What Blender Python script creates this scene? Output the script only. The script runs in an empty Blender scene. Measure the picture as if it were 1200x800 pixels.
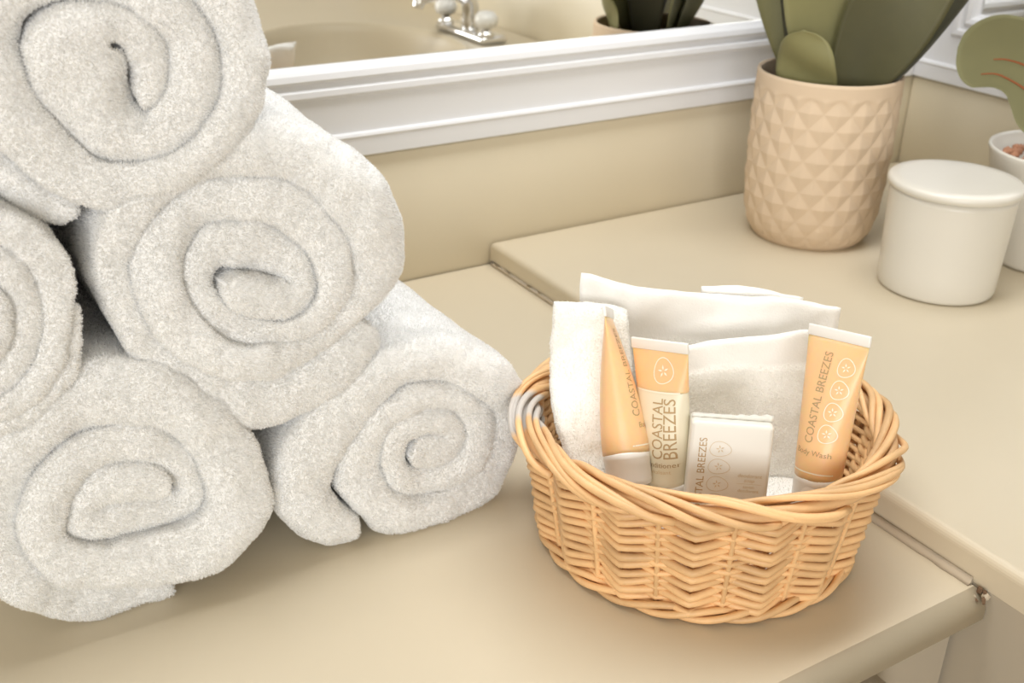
import bpy, bmesh, math, random
import numpy as np
from mathutils import Vector, Matrix

random.seed(7)
SC = bpy.context.scene
COL = SC.collection

# ---------------------------------------------------------------- camera
CAM_POS = Vector((-0.5045, -0.8461, 0.405))
PITCH, YAW, ROLL = 0.4606, 0.5615, 0.0254
fwd = Vector((math.sin(YAW)*math.cos(PITCH), math.cos(YAW)*math.cos(PITCH), -math.sin(PITCH)))
rgt = Vector((math.cos(YAW), -math.sin(YAW), 0))
upv = rgt.cross(fwd)
r2 = rgt*math.cos(ROLL) + upv*math.sin(ROLL)
u2 = -rgt*math.sin(ROLL) + upv*math.cos(ROLL)
cam_data = bpy.data.cameras.new('camera')
cam = bpy.data.objects.new('camera', cam_data)
COL.objects.link(cam)
m = Matrix((r2, u2, -fwd)).transposed().to_4x4()
m.translation = CAM_POS
cam.matrix_world = m
cam_data.sensor_width = 36.0
cam_data.lens = 38.587
cam_data.clip_start = 0.01
cam_data.dof.use_dof = True
cam_data.dof.focus_distance = 0.60
cam_data.dof.aperture_fstop = 13.0
SC.camera = cam

# ---------------------------------------------------------------- world, lights, exposure
world = bpy.data.worlds.new('world')
SC.world = world
world.use_nodes = True
bg = world.node_tree.nodes['Background']
bg.inputs['Color'].default_value = (1.0, 0.98, 0.95, 1)
bg.inputs['Strength'].default_value = 0.75

def area(name, loc, target, size, size_y, power, col):
    l = bpy.data.lights.new(name, 'AREA')
    l.shape = 'RECTANGLE'; l.size = size; l.size_y = size_y
    l.energy = power; l.color = col
    o = bpy.data.objects.new(name, l)
    COL.objects.link(o)
    o.location = loc
    o.rotation_euler = (Vector(target) - Vector(loc)).to_track_quat('-Z', 'Y').to_euler()
    return o
area('vanity_light', (-0.02, -0.26, 1.10), (-0.02, -0.20, 0.0), 1.3, 0.30, 12.5, (0.98, 0.99, 1.0))
area('front_fill', (-2.3, -3.4, 0.60), (0.0, -0.10, 0.12), 2.4, 1.3, 82.0, (0.98, 0.99, 1.0))  # added soft fill from the front left, stands for no visible source

SC.view_settings.view_transform = 'Standard'
SC.view_settings.look = 'None'
SC.view_settings.gamma = 1.0
SC.view_settings.use_curve_mapping = False
SC.view_settings.exposure = -0.12
SC.cycles.use_denoising = True
SC.cycles.max_bounces = 10
SC.cycles.diffuse_bounces = 6
SC.cycles.transmission_bounces = 6
SC.cycles.transparent_max_bounces = 8
SC.cycles.caustics_reflective = False
SC.cycles.caustics_refractive = False

# ---------------------------------------------------------------- materials
def mat(name, col, rough=0.5, spec=0.5, metal=0.0, coat=0.0, sss=0.0, sssr=(1, .5, .3), sss_scale=0.01,
        var=0.0, var_scale=20.0, bump=0.0, bump_scale=400.0, rnd=0.0, sheen=0.0, trans=0.0):
    M = bpy.data.materials.new(name)
    M.use_nodes = True
    nt = M.node_tree
    b = nt.nodes['Principled BSDF']
    b.inputs['Roughness'].default_value = rough
    b.inputs['Specular IOR Level'].default_value = spec
    b.inputs['Metallic'].default_value = metal
    b.inputs['Coat Weight'].default_value = coat
    b.inputs['Coat Roughness'].default_value = 0.15
    b.inputs['Sheen Weight'].default_value = sheen
    if sss > 0:
        b.inputs['Subsurface Weight'].default_value = sss
        b.inputs['Subsurface Radius'].default_value = sssr
        b.inputs['Subsurface Scale'].default_value = sss_scale
    c4 = (*col, 1)
    b.inputs['Base Color'].default_value = c4
    tc = nt.nodes.new('ShaderNodeTexCoord')
    out = None
    if var > 0:
        nz = nt.nodes.new('ShaderNodeTexNoise')
        nz.inputs['Scale'].default_value = var_scale
        nz.inputs['Detail'].default_value = 4
        nt.links.new(tc.outputs['Object'], nz.inputs['Vector'])
        mx = nt.nodes.new('ShaderNodeMix'); mx.data_type = 'RGBA'
        mx.inputs['A'].default_value = tuple(c*(1-var) for c in col) + (1,)
        mx.inputs['B'].default_value = tuple(min(1, c*(1+var)) for c in col) + (1,)
        nt.links.new(nz.outputs['Fac'], mx.inputs['Factor'])
        out = mx.outputs['Result']
    if rnd > 0:
        oi = nt.nodes.new('ShaderNodeObjectInfo')
        hs = nt.nodes.new('ShaderNodeHueSaturation')
        mr = nt.nodes.new('ShaderNodeMapRange')
        mr.inputs['To Min'].default_value = 1-rnd; mr.inputs['To Max'].default_value = 1+rnd
        nt.links.new(oi.outputs['Random'], mr.inputs['Value'])
        nt.links.new(mr.outputs['Result'], hs.inputs['Value'])
        if out is not None: nt.links.new(out, hs.inputs['Color'])
        else: hs.inputs['Color'].default_value = c4
        out = hs.outputs['Color']
    if out is not None: nt.links.new(out, b.inputs['Base Color'])
    if bump > 0:
        nz2 = nt.nodes.new('ShaderNodeTexNoise')
        nz2.inputs['Scale'].default_value = bump_scale
        nz2.inputs['Detail'].default_value = 3
        nt.links.new(tc.outputs['Object'], nz2.inputs['Vector'])
        bp = nt.nodes.new('ShaderNodeBump')
        bp.inputs['Strength'].default_value = bump
        bp.inputs['Distance'].default_value = 0.001
        nt.links.new(nz2.outputs['Fac'], bp.inputs['Height'])
        nt.links.new(bp.outputs['Normal'], b.inputs['Normal'])
    if trans > 0:
        tr = nt.nodes.new('ShaderNodeBsdfTranslucent')
        tr.inputs['Color'].default_value = c4
        ms = nt.nodes.new('ShaderNodeMixShader')
        ms.inputs['Fac'].default_value = trans
        nt.links.new(b.outputs['BSDF'], ms.inputs[1])
        nt.links.new(tr.outputs['BSDF'], ms.inputs[2])
        nt.links.new(ms.outputs['Shader'], nt.nodes['Material Output'].inputs['Surface'])
    return M

MT = dict(
    counter=mat('cream_cultured_marble', (0.62, 0.545, 0.41), 0.36, 0.3, var=0.035, var_scale=9),
    splash=mat('cream_backsplash', (0.73, 0.66, 0.51), 0.35, 0.4, var=0.03, var_scale=8),
    wall=mat('wall_paint', (0.80, 0.77, 0.70), 0.9, 0.2, bump=0.1, bump_scale=120),
    floor=mat('floor_tile_beige', (0.45, 0.37, 0.27), 0.5, 0.4, var=0.1),
    cabinet=mat('cabinet_paint', (0.43, 0.375, 0.29), 0.5, 0.4, var=0.03),
    caulk=mat('old_caulk', (0.52, 0.44, 0.33), 0.7, 0.3, var=0.12, var_scale=60),
    dirt=mat('dark_crumbled_grout', (0.16, 0.10, 0.06), 0.9, 0.2),
    frame=mat('white_frame_paint', (0.74, 0.745, 0.76), 0.35, 0.45),
    mirror=mat('mirror_silver', (0.93, 0.93, 0.90), 0.0, 0.5, metal=1.0),
    chrome=mat('chrome', (0.75, 0.75, 0.76), 0.08, 0.5, metal=1.0),
    knob=mat('white_knob', (0.85, 0.85, 0.83), 0.12, 0.5),
    terry=mat('white_terry', (0.93, 0.93, 0.93), 0.95, 0.1, bump=0.6, bump_scale=700),
    pile=mat('white_terry_pile', (0.96, 0.96, 0.955), 0.95, 0.1, trans=0.5),
    cotton=mat('white_cotton_flat_weave', (0.94, 0.925, 0.89), 0.9, 0.1, bump=0.35, bump_scale=900),
    cloth=mat('white_washcloth_terry', (0.95, 0.94, 0.905), 0.95, 0.1, bump=0.8, bump_scale=600),
    clothpile=mat('white_washcloth_pile', (0.97, 0.96, 0.93), 0.95, 0.1, trans=0.5),
    jar=mat('white_glazed_ceramic', (0.69, 0.66, 0.59), 0.3, 0.45),
    pot=mat('matte_sand_ceramic', (0.66, 0.52, 0.375), 0.75, 0.25, var=0.04, var_scale=30),
    soil=mat('dark_soil', (0.03, 0.022, 0.015), 0.95, 0.1, var=0.5, var_scale=150),
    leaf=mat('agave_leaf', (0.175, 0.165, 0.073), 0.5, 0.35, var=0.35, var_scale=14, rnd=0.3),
    leafhalfshade=mat('half_shaded_agave_leaf', (0.085, 0.080, 0.036), 0.5, 0.35, var=0.4, var_scale=14),  # leaf colour lowered to carry the shade of a blade curving away
    leafshade=mat('shaded_agave_leaf', (0.050, 0.047, 0.026), 0.55, 0.3, var=0.3, var_scale=14),  # same leaf again, with its backlit shade painted into the base colour
    leaf2=mat('grey_green_leaf', (0.20, 0.195, 0.10), 0.6, 0.25, var=0.18, var_scale=18),
    vein=mat('rust_leaf_vein', (0.33, 0.10, 0.04), 0.7, 0.2),
    pebble=mat('rust_pebble', (0.50, 0.25, 0.15), 0.7, 0.3, var=0.5, var_scale=90),
    gel=mat('orange_gel_tube', (0.90, 0.59, 0.315), 0.3, 0.45, sss=0.6, sssr=(1.0, 0.45, 0.15), sss_scale=0.006),
    lotion=mat('cream_lotion_tube', (0.82, 0.765, 0.60), 0.3, 0.45),
    cap=mat('white_plastic_cap', (0.86, 0.84, 0.80), 0.3, 0.45),
    print=mat('tan_print', (0.48, 0.34, 0.18), 0.6, 0.2),
    printlt=mat('pale_tan_print', (0.66, 0.54, 0.36), 0.6, 0.2),
    printdim=mat('faint_tan_print', (0.72, 0.58, 0.35), 0.6, 0.2),
    printwh=mat('cream_print', (0.93, 0.88, 0.75), 0.6, 0.2),
    paper=mat('white_soap_wrapper', (0.76, 0.745, 0.69), 0.35, 0.45),
)

def wicker_mat():
    M = mat('peeled_willow', (0.765, 0.485, 0.24), 0.45, 0.4, var=0.30, var_scale=45, rnd=0.14, bump=0.25, bump_scale=300)
    nt = M.node_tree
    b = nt.nodes['Principled BSDF']
    src = b.inputs['Base Color'].links[0].from_socket
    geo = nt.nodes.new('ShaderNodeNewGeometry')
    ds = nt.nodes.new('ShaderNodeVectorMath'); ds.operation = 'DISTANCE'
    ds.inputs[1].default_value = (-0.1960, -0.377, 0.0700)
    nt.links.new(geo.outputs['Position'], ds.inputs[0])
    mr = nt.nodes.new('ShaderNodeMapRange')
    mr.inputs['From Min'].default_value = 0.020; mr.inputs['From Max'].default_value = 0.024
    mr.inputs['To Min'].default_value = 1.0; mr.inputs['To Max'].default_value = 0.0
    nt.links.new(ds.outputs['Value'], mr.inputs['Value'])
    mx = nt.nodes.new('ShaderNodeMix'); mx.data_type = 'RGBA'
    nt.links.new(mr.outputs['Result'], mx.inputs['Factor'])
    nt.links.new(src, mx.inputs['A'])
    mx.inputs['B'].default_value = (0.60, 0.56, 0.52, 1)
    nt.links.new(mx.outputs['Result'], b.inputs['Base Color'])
    return M
MT['wicker'] = wicker_mat()

# ---------------------------------------------------------------- helpers
def tag(o, label=None, cat=None, group=None, kind=None):
    if label: o['label'] = label
    if cat: o['category'] = cat
    if group: o['group'] = group
    if kind: o['kind'] = kind
    return o

def thing(name, loc, label, cat, group=None, mtx=None):
    o = bpy.data.objects.new(name, None)
    o.empty_display_size = 0.02
    COL.objects.link(o)
    if mtx is not None: o.matrix_world = mtx
    else: o.location = loc
    return tag(o, label, cat, group)

def link(name, me, m_, parent=None, world=False):
    """link a mesh; with world=True its vertices are world coordinates even under a parent"""
    o = bpy.data.objects.new(name, me)
    if m_ is not None:
        ms = m_ if isinstance(m_, list) else [m_]
        for q in ms: me.materials.append(q)
    COL.objects.link(o)
    if parent is not None:
        o.parent = parent
        if world:
            inv = wmat(parent).inverted()
            me.transform(inv)
    return o

def wmat(o):
    M = Matrix.LocRotScale(o.location, o.rotation_euler, o.scale)
    return wmat(o.parent) @ M if o.parent else M

def mesh(name, V, F, smooth=True):
    me = bpy.data.meshes.new(name)
    me.from_pydata([tuple(map(float, v)) for v in V], [], [tuple(map(int, f)) for f in F])
    me.update()
    bm = bmesh.new(); bm.from_mesh(me)
    bmesh.ops.recalc_face_normals(bm, faces=bm.faces)
    bm.to_mesh(me); bm.free()
    if smooth: me.polygons.foreach_set('use_smooth', [True]*len(me.polygons))
    return me

def grid_faces(nu, nv, cu=False, cv=False, off=0):
    F = []
    for i in range(nu if cu else nu-1):
        for j in range(nv if cv else nv-1):
            a, b = i % nu, (i+1) % nu
            c, d = j % nv, (j+1) % nv
            F.append((off+a*nv+c, off+b*nv+c, off+b*nv+d, off+a*nv+d))
    return F

def box_mesh(name, lo, hi, bev=0.0, seg=2, smooth=True):
    bm = bmesh.new()
    bmesh.ops.create_cube(bm, size=1)
    for v in bm.verts:
        v.co = Vector([(lo[k]+hi[k])/2 + v.co[k]*(hi[k]-lo[k]) for k in range(3)])
    if bev > 0:
        bmesh.ops.bevel(bm, geom=bm.edges[:], offset=bev, segments=seg, profile=0.5, affect='EDGES')
    me = bpy.data.meshes.new(name)
    bm.to_mesh(me); bm.free()
    if smooth and bev > 0: me.polygons.foreach_set('use_smooth', [True]*len(me.polygons))
    return me

def lathe_mesh(name, prof, n=64, center=(0, 0)):
    """prof: (r, z) from bottom to top; r==0 ends close to a point"""
    V, F, rings = [], [], []
    for r, z in prof:
        if r < 1e-6:
            rings.append([len(V)]); V.append((center[0], center[1], z))
        else:
            rings.append(list(range(len(V), len(V)+n)))
            V += [(center[0]+r*math.cos(2*math.pi*k/n), center[1]+r*math.sin(2*math.pi*k/n), z) for k in range(n)]
    for a, b in zip(rings, rings[1:]):
        if len(a) == 1 and len(b) == 1: continue
        for k in range(n):
            k2 = (k+1) % n
            if len(a) == 1: F.append((a[0], b[k2], b[k]))
            elif len(b) == 1: F.append((a[k], a[k2], b[0]))
            else: F.append((a[k], a[k2], b[k2], b[k]))
    return mesh(name, V, F)

def tube_mesh(name, P, rad, sides=8, closed=False, up=(0, 0, 1), flat=1.0):
    P = np.asarray(P, float); n = len(P)
    rad = np.broadcast_to(np.asarray(rad, float), (n,))
    if closed: T = np.roll(P, -1, 0) - np.roll(P, 1, 0)
    else: T = np.gradient(P, axis=0)
    T /= np.linalg.norm(T, axis=1)[:, None] + 1e-12
    upa = np.asarray(up, float)
    N = np.cross(T, upa); N /= np.linalg.norm(N, axis=1)[:, None] + 1e-9
    B = np.cross(N, T)
    V = []
    for i in range(n):
        for k in range(sides):
            a = 2*math.pi*k/sides
            V.append(P[i] + rad[i]*(math.cos(a)*N[i] + flat*math.sin(a)*B[i]))
    F = grid_faces(n, sides, closed, True)
    if not closed:
        F.append(tuple(range(sides))[::-1]); F.append(tuple((n-1)*sides+k for k in range(sides)))
    return mesh(name, V, F)

def catmull(pts, n):
    p = np.asarray(pts, float)
    q = np.vstack([2*p[0]-p[1], p, 2*p[-1]-p[-2]])
    out = []
    m_ = len(p)-1
    for t in np.linspace(0, m_, n):
        i = min(int(t), m_-1); u = t-i
        a, b, c, d = q[i], q[i+1], q[i+2], q[i+3]
        out.append(0.5*((2*b)+(c-a)*u+(2*a-5*b+4*c-d)*u*u+(-a+3*b-3*c+d)*u**3))
    return np.array(out)

def resample(pts, step):
    f = catmull(pts, 60*len(pts))
    s = np.r_[0, np.cumsum(np.linalg.norm(np.diff(f[:, :2], axis=0), axis=1))]
    n = int(s[-1]/step)+1
    q = np.linspace(0, s[-1], n)
    return np.c_[[np.interp(q, s, f[:, k]) for k in range(f.shape[1])]].T

class VNoise:
    """smooth value noise on a 3D lattice (numpy)"""
    def __init__(s, seed):
        s.t = np.random.default_rng(seed).uniform(-1, 1, (32, 32, 32))
    def __call__(s, P):
        P = np.asarray(P, float); i = np.floor(P).astype(int); f = P-i; f = f*f*(3-2*f)
        r = 0
        for dx in (0, 1):
            for dy in (0, 1):
                for dz in (0, 1):
                    w = (f[..., 0] if dx else 1-f[..., 0])*(f[..., 1] if dy else 1-f[..., 1])*(f[..., 2] if dz else 1-f[..., 2])
                    r = r + w*s.t[(i[..., 0]+dx) % 32, (i[..., 1]+dy) % 32, (i[..., 2]+dz) % 32]
        return r

def pile_mesh(name, V, Q, dens, seed, length=0.0017, width=0.00045, spread=0.55, lay=(0, 0, 0)):
    """short terry loops: one bent blade each, scattered by area over quads Q (dens per quad in 1/m2)"""
    rng = np.random.default_rng(seed)
    V = np.asarray(V, float); Q = np.asarray(Q, int)
    a, b, c, d = V[Q[:, 0]], V[Q[:, 1]], V[Q[:, 2]], V[Q[:, 3]]
    nrm = np.cross(c-a, d-b); ar = np.linalg.norm(nrm, axis=1)*0.5
    nrm /= (2*ar[:, None]+1e-15)
    cnt = rng.poisson(ar*dens)
    idx = np.repeat(np.arange(len(Q)), cnt)
    n = len(idx)
    u, v = rng.random(n)[:, None], rng.random(n)[:, None]
    P = (a[idx]*(1-u)+b[idx]*u)*(1-v) + (d[idx]*(1-u)+c[idx]*u)*v
    N = nrm[idx]
    R = rng.normal(size=(n, 3)); R -= (R*N).sum(1)[:, None]*N
    R /= np.linalg.norm(R, axis=1)[:, None]+1e-9
    W = np.cross(N, R)
    L = length*rng.uniform(0.6, 1.25, n)[:, None]
    tilt = spread*rng.uniform(0.2, 1.2, n)[:, None]
    D = N + R*tilt + np.asarray(lay, float)
    D /= np.linalg.norm(D, axis=1)[:, None]
    w = width*rng.uniform(0.7, 1.3, n)[:, None]
    P = P - N*0.0004
    mid = P + D*L*0.6
    tip = P + D*L + R*L*0.35*rng.uniform(0, 1, n)[:, None]
    VV = np.stack([P-W*w*0.5, P+W*w*0.5, mid+W*w*0.55, mid-W*w*0.55, tip], 1).reshape(-1, 3)
    base = np.arange(n)[:, None]*5
    loops = np.concatenate([base+0, base+1, base+2, base+3, base+3, base+2, base+4], 1).reshape(-1)
    starts = np.stack([np.arange(n)*7, np.arange(n)*7+4], 1).reshape(-1)
    tot = np.tile([4, 3], n)
    me = bpy.data.meshes.new(name)
    me.vertices.add(len(VV)); me.vertices.foreach_set('co', VV.astype(np.float32).reshape(-1))
    me.loops.add(len(loops)); me.loops.foreach_set('vertex_index', loops.astype(np.int32))
    me.polygons.add(2*n)
    me.polygons.foreach_set('loop_start', starts.astype(np.int32))
    me.polygons.foreach_set('use_smooth', np.ones(2*n, bool))
    me.update(calc_edges=True); me.validate()
    return me

# ================================================================ STRUCTURE
H, FB, FW, XW, YF = 0.0228, 0.1255, 0.079, 0.570, -0.568      # raised counter height, mirror bottom, frame width, right wall, counter front
def struct(name, me, m_): return tag(link(name, me, m_), kind='structure')
struct('wall_back', box_mesh('w', (-3.6, 0.0115, -0.75), (XW+0.1, 0.1, 1.7)), MT['wall'])
struct('wall_right', box_mesh('w', (XW+0.0115, -4.4, -0.75), (XW+0.1, 0.0115, 1.7)), MT['wall'])
struct('wall_left', box_mesh('w', (-3.7, -4.4, -0.75), (-3.6, 0.1, 1.7)), MT['wall'])
struct('wall_front', box_mesh('w', (-3.7, -4.5, -0.75), (XW+0.1, -4.4, 1.7)), MT['wall'])
struct('ceiling', box_mesh('c', (-3.7, -4.5, 1.7), (XW+0.1, 0.1, 1.75)), MT['wall'])
struct('floor', box_mesh('f', (-3.7, -4.5, -0.80), (XW+0.1, 0.1, -0.75)), MT['floor'])

# ---- lower counter: slab with a rounded front nose
def lower_counter():
    x0, x1, y1, r, th = -1.6, -0.0012, -0.0012, 0.011, 0.021
    prof = [(y1, -th), (y1, 0.0)]
    for k in range(25):
        a = math.pi/2*k/24
        prof.append((YF+r-r*math.sin(a), -r+r*math.cos(a)))
    prof += [(YF, -th+0.004), (YF+0.003, -th)]
    n = len(prof)
    V = [(x, y, z) for x in (x0, x1) for y, z in prof]
    F = [(k, (k+1) % n, n+(k+1) % n, n+k) for k in range(n)]
    F += [tuple(range(n))[::-1], tuple(range(n, 2*n))]
    me = mesh('lower_countertop', V, F, smooth=False)
    for p in me.polygons: p.use_smooth = len(p.vertices) == 4 and p.area < 0.006*1.7 and abs(p.normal.x) < 0.5 and -0.999 < p.normal.z < 0.999
    return me
lc = link('countertop', lower_counter(), MT['counter'])
tag(lc, 'lower cream countertop with rounded front edge under the towels and basket', 'countertop')

# ---- lower cabinet with drawer
vc = thing('vanity_cabinet', (0, 0, 0), 'cream cabinet below the lower countertop with a round-cornered drawer front', 'cabinet')
link('body', box_mesh('cab', (-1.55, -0.552, -0.749), (-0.003, -0.004, -0.0225)), MT['cabinet'], vc)
def drawer_front():
    # slab in the XZ plane with rounded corners and a thin raised rim
    x0, x1, z0, z1, r = -0.62, -0.070, -0.150, -0.030, 0.014
    pts = []
    for cx, cz, a0 in ((x1-r, z1-r, 0), (x0+r, z1-r, 90), (x0+r, z0+r, 180), (x1-r, z0+r, 270)):
        for k in range(9):
            a = math.radians(a0+90*k/8)
            pts.append((cx+r*math.cos(a), cz+r*math.sin(a)))
    n = len(pts); c = np.mean(pts, 0)
    V, F = [], []
    for y, ins in ((-0.5525, 0), (-0.566, 0), (-0.570, 0.003), (-0.570, 0.007), (-0.5685, 0.009)):
        for x, z in pts:
            sx = (abs(x-c[0])-ins)/abs(x-c[0]); sz = (abs(z-c[1])-ins)/abs(z-c[1])
            V.append((c[0]+(x-c[0])*sx, y, c[1]+(z-c[1])*sz))
    F += grid_faces(5, n, False, True)
    F += [tuple(range(n)), tuple(4*n+k for k in range(n))[::-1]]
    return mesh('drawer', V, F, smooth=False)
df = link('drawer', drawer_front(), MT['cabinet'], vc)
link('pull', tube_mesh('pull', [(-0.40, -0.569, -0.09), (-0.40, -0.592, -0.09), (-0.30, -0.592, -0.09), (-0.30, -0.569, -0.09)], 0.004, 8, up=(0, 0, 1)), MT['chrome'], df)

# ---- raised counter with moulded basin (sink seen in the mirror)
sv = thing('sink_countertop', (0, 0, 0), 'raised cream countertop with moulded basin, holding the plants and lidded jar', 'countertop')
SCX, SCY, SA, SB = 0.262, -0.875, 0.178, 0.215
def sink_top():
    x0, x1, y0, y1, r, th = 0.0, XW-0.001, -1.55, -0.001, 0.006, 0.0215
    ang = sorted(set([round(2*math.pi*k/96, 6) for k in range(96)] +
                     [round(math.atan2(y-SCY, x-SCX) % (2*math.pi), 6) for x in (x0+r, x1-r) for y in (y0+r, y1-r)]))
    n = len(ang); V = []
    def rect(a, ins):
        c, s = math.cos(a), math.sin(a); t = 1e9
        if abs(c) > 1e-9: t = min(t, ((x1-ins if c > 0 else x0+ins)-SCX)/c)
        if abs(s) > 1e-9: t = min(t, ((y1-ins if s > 0 else y0+ins)-SCY)/s)
        return SCX+c*t, SCY+s*t
    for a in ang: V.append((SCX+SA*math.cos(a), SCY+SB*math.sin(a), H))
    for k in range(7):
        b = math.pi/2*k/6
        for a in ang:
            px, py = rect(a, r)
            ox = r*math.sin(b)*(1 if abs(px-(x1-r)) < 1e-5 else -1 if abs(px-(x0+r)) < 1e-5 else 0)
            oy = r*math.sin(b)*(1 if abs(py-(y1-r)) < 1e-5 else -1 if abs(py-(y0+r)) < 1e-5 else 0)
            V.append((px+ox, py+oy, H-r+r*math.cos(b)))
    base = len(V)-n
    for q in range(n): V.append((V[base+q][0], V[base+q][1], H-th))
    F = grid_faces(9, n, False, True)
    me = mesh('sink_top', V, F, smooth=False)
    return me
link('slab', sink_top(), MT['counter'], sv)
def basin_mesh():
    V = []; n = 96
    prof = [(1.0, 0), (0.985, -0.002), (0.965, -0.008), (0.945, -0.02), (0.90, -0.055), (0.80, -0.095), (0.60, -0.122), (0.30, -0.132), (0.10, -0.134)]
    for s, dz in prof:
        V += [(SCX+SA*s*math.cos(2*math.pi*k/n), SCY+SB*s*math.sin(2*math.pi*k/n), H+dz) for k in range(n)]
    F = grid_faces(len(prof), n, False, True)
    F.append(tuple((len(prof)-1)*n+k for k in range(n)))
    return mesh('basin', V, F)
bas = link('basin', basin_mesh(), MT['counter'], sv)
link('drain', lathe_mesh('drain', [(0.0, H-0.1335), (0.02, H-0.1335), (0.022, H-0.131), (0.016, H-0.130), (0.0, H-0.131)], 32, (SCX, SCY)), MT['chrome'], bas)

sc_ = thing('sink_cabinet', (0, 0, 0), 'deeper cream cabinet under the raised countertop, right of the drawer', 'cabinet')
link('side_panel', box_mesh('sp', (0.0, -1.54, -0.749), (0.018, -0.005, H-0.0216)), MT['cabinet'], sc_)
link('back_panel', box_mesh('bp', (0.550, -1.54, -0.749), (0.568, -0.005, H-0.0216)), MT['cabinet'], sc_)
link('end_panel', box_mesh('ep', (0.018, -1.54, -0.749), (0.55, -1.522, H-0.0216)), MT['cabinet'], sc_)

# ---- caulk bead between the two counters, crumbled at the front
def caulk_mesh():
    rng = np.random.default_rng(4); V = []; n = 60
    for i in range(n):
        y = -0.004 + (YF+0.016)*i/(n-1)
        k = 1 + 0.07*rng.normal()*min(1, i/40)
        w = (0.0020 + 0.0030*min(1, max(0, (i-20)/30)))*max(0.5, k)
        V += [(-0.0011, y, 0.0004), (-w, y, 0.0003), (-w*0.55, y, 0.0016*max(.5, k)), (-0.0011, y, 0.0046)]
    F = grid_faces(n, 4, False, True)
    return mesh('caulk', V, F)
tag(link('trim_1', caulk_mesh(), MT['caulk']), kind='structure')
rng = random.Random(3)
def crumb_mesh(sd):
    r_ = random.Random(sd); bm = bmesh.new()
    bmesh.ops.create_icosphere(bm, subdivisions=1, radius=1)
    for v in bm.verts: v.co *= r_.uniform(0.6, 1.25)
    me = bpy.data.meshes.new('crumb'); bm.to_mesh(me); bm.free(); return me
crumbs = thing('crumbled_grout', (-0.004, -0.565, 0.0), 'dark crumbled grout in the corner where both countertops meet at the front', 'grout')
cm = [crumb_mesh(i) for i in range(3)]
for k in range(9):
    o = link('crumb', cm[k % 3], MT['dirt'] if k % 3 else MT['caulk'], crumbs)
    t = rng.random()
    o.location = (rng.uniform(-0.003, 0.0015), rng.uniform(-0.006, 0.004), rng.uniform(-0.010, 0.0015))
    o.scale = [rng.uniform(0.0012, 0.0028) for _ in range(3)]
    o.rotation_euler = [rng.uniform(0, 3) for _ in range(3)]

# ---- backsplashes
def splash(name, lo, hi): return struct(name, box_mesh('s', lo, hi, 0.0015, 2), MT['splash'])
splash('trim_2', (-1.6, 0.0004, -0.02), (XW+0.0105, 0.0112, FB-0.0012))
splash('trim_3', (XW+0.0004, -1.55, -0.02), (XW+0.0112, 0.0000, FB-0.0012))

# ---- mirrors: four mitred moulded rails and a pane each
PROF = [(0, 0), (0, 0.013), (0.0015, 0.0155), (0.0165, 0.0155), (0.0185, 0.0165), (0.0205, 0.0155), (0.0215, 0.0120), (0.052, 0.0120),
        (0.0535, 0.0145), (0.0555, 0.0155), (0.0600, 0.0150), (0.0615, 0.0120), (0.0655, 0.0118), (0.067, 0.0140), (0.0690, 0.0150),
        (0.0735, 0.0135), (0.0760, 0.0090), (0.079, 0.0060), (0.079, 0)]
def rail(name, a, b, inn, out, parent):
    """a,b: outer corners; inn: unit vector towards the glass; out: unit vector off the wall"""
    a, b, inn, out = map(Vector, (a, b, inn, out)); d = (b-a).normalized()
    V, n = [], len(PROF)
    for e, s in ((a, 1), (b, -1)):
        for t, p in PROF: V.append(e + inn*t + d*(t*s) + out*p)
    F = [(k, (k+1) % n, n+(k+1) % n, n+k) for k in range(n)]
    F += [tuple(range(n))[::-1], tuple(range(n, 2*n))]
    return link(name, mesh(name, V, F, smooth=False), MT['frame'], parent)
def mirror(o, U, L, out, hgt, label):
    t = thing('wall_mirror', (0, 0, 0), label, 'mirror')
    o, U, out = Vector(o), Vector(U), Vector(out); Z = Vector((0, 0, 1))
    c = [o, o+U*L, o+U*L+Z*hgt, o+Z*hgt]
    rail('frame_rail', c[0], c[1], Z, out, t); rail('frame_rail', c[1], c[2], -U, out, t)
    rail('frame_rail', c[2], c[3], -Z, out, t); rail('frame_rail', c[3], c[0], U, out, t)
    w = FW-0.002
    q = [o+U*w+Z*w, o+U*(L-w)+Z*w, o+U*(L-w)+Z*(hgt-w), o+U*w+Z*(hgt-w)]
    V = [p+out*0.004 for p in q] + [p+out*0.0005 for p in q]
    F = [(0, 1, 2, 3), (7, 6, 5, 4)] + [(k, (k+1) % 4, 4+(k+1) % 4, 4+k) for k in range(4)]
    link('glass', mesh('glass', V, F, smooth=False), MT['mirror'], t)
    return t
mirror((-1.35, 0.0112, FB), (1, 0, 0), 1.35+XW-0.0055, (0, -1, 0), 0.95, 'wide white-framed mirror on the wall behind towels and plant')
mirror((XW+0.0112, 0.0105, FB), (0, -1, 0), 1.45, (-1, 0, 0), 0.95, 'white-framed mirror on the right wall beside the round leaf')

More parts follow.
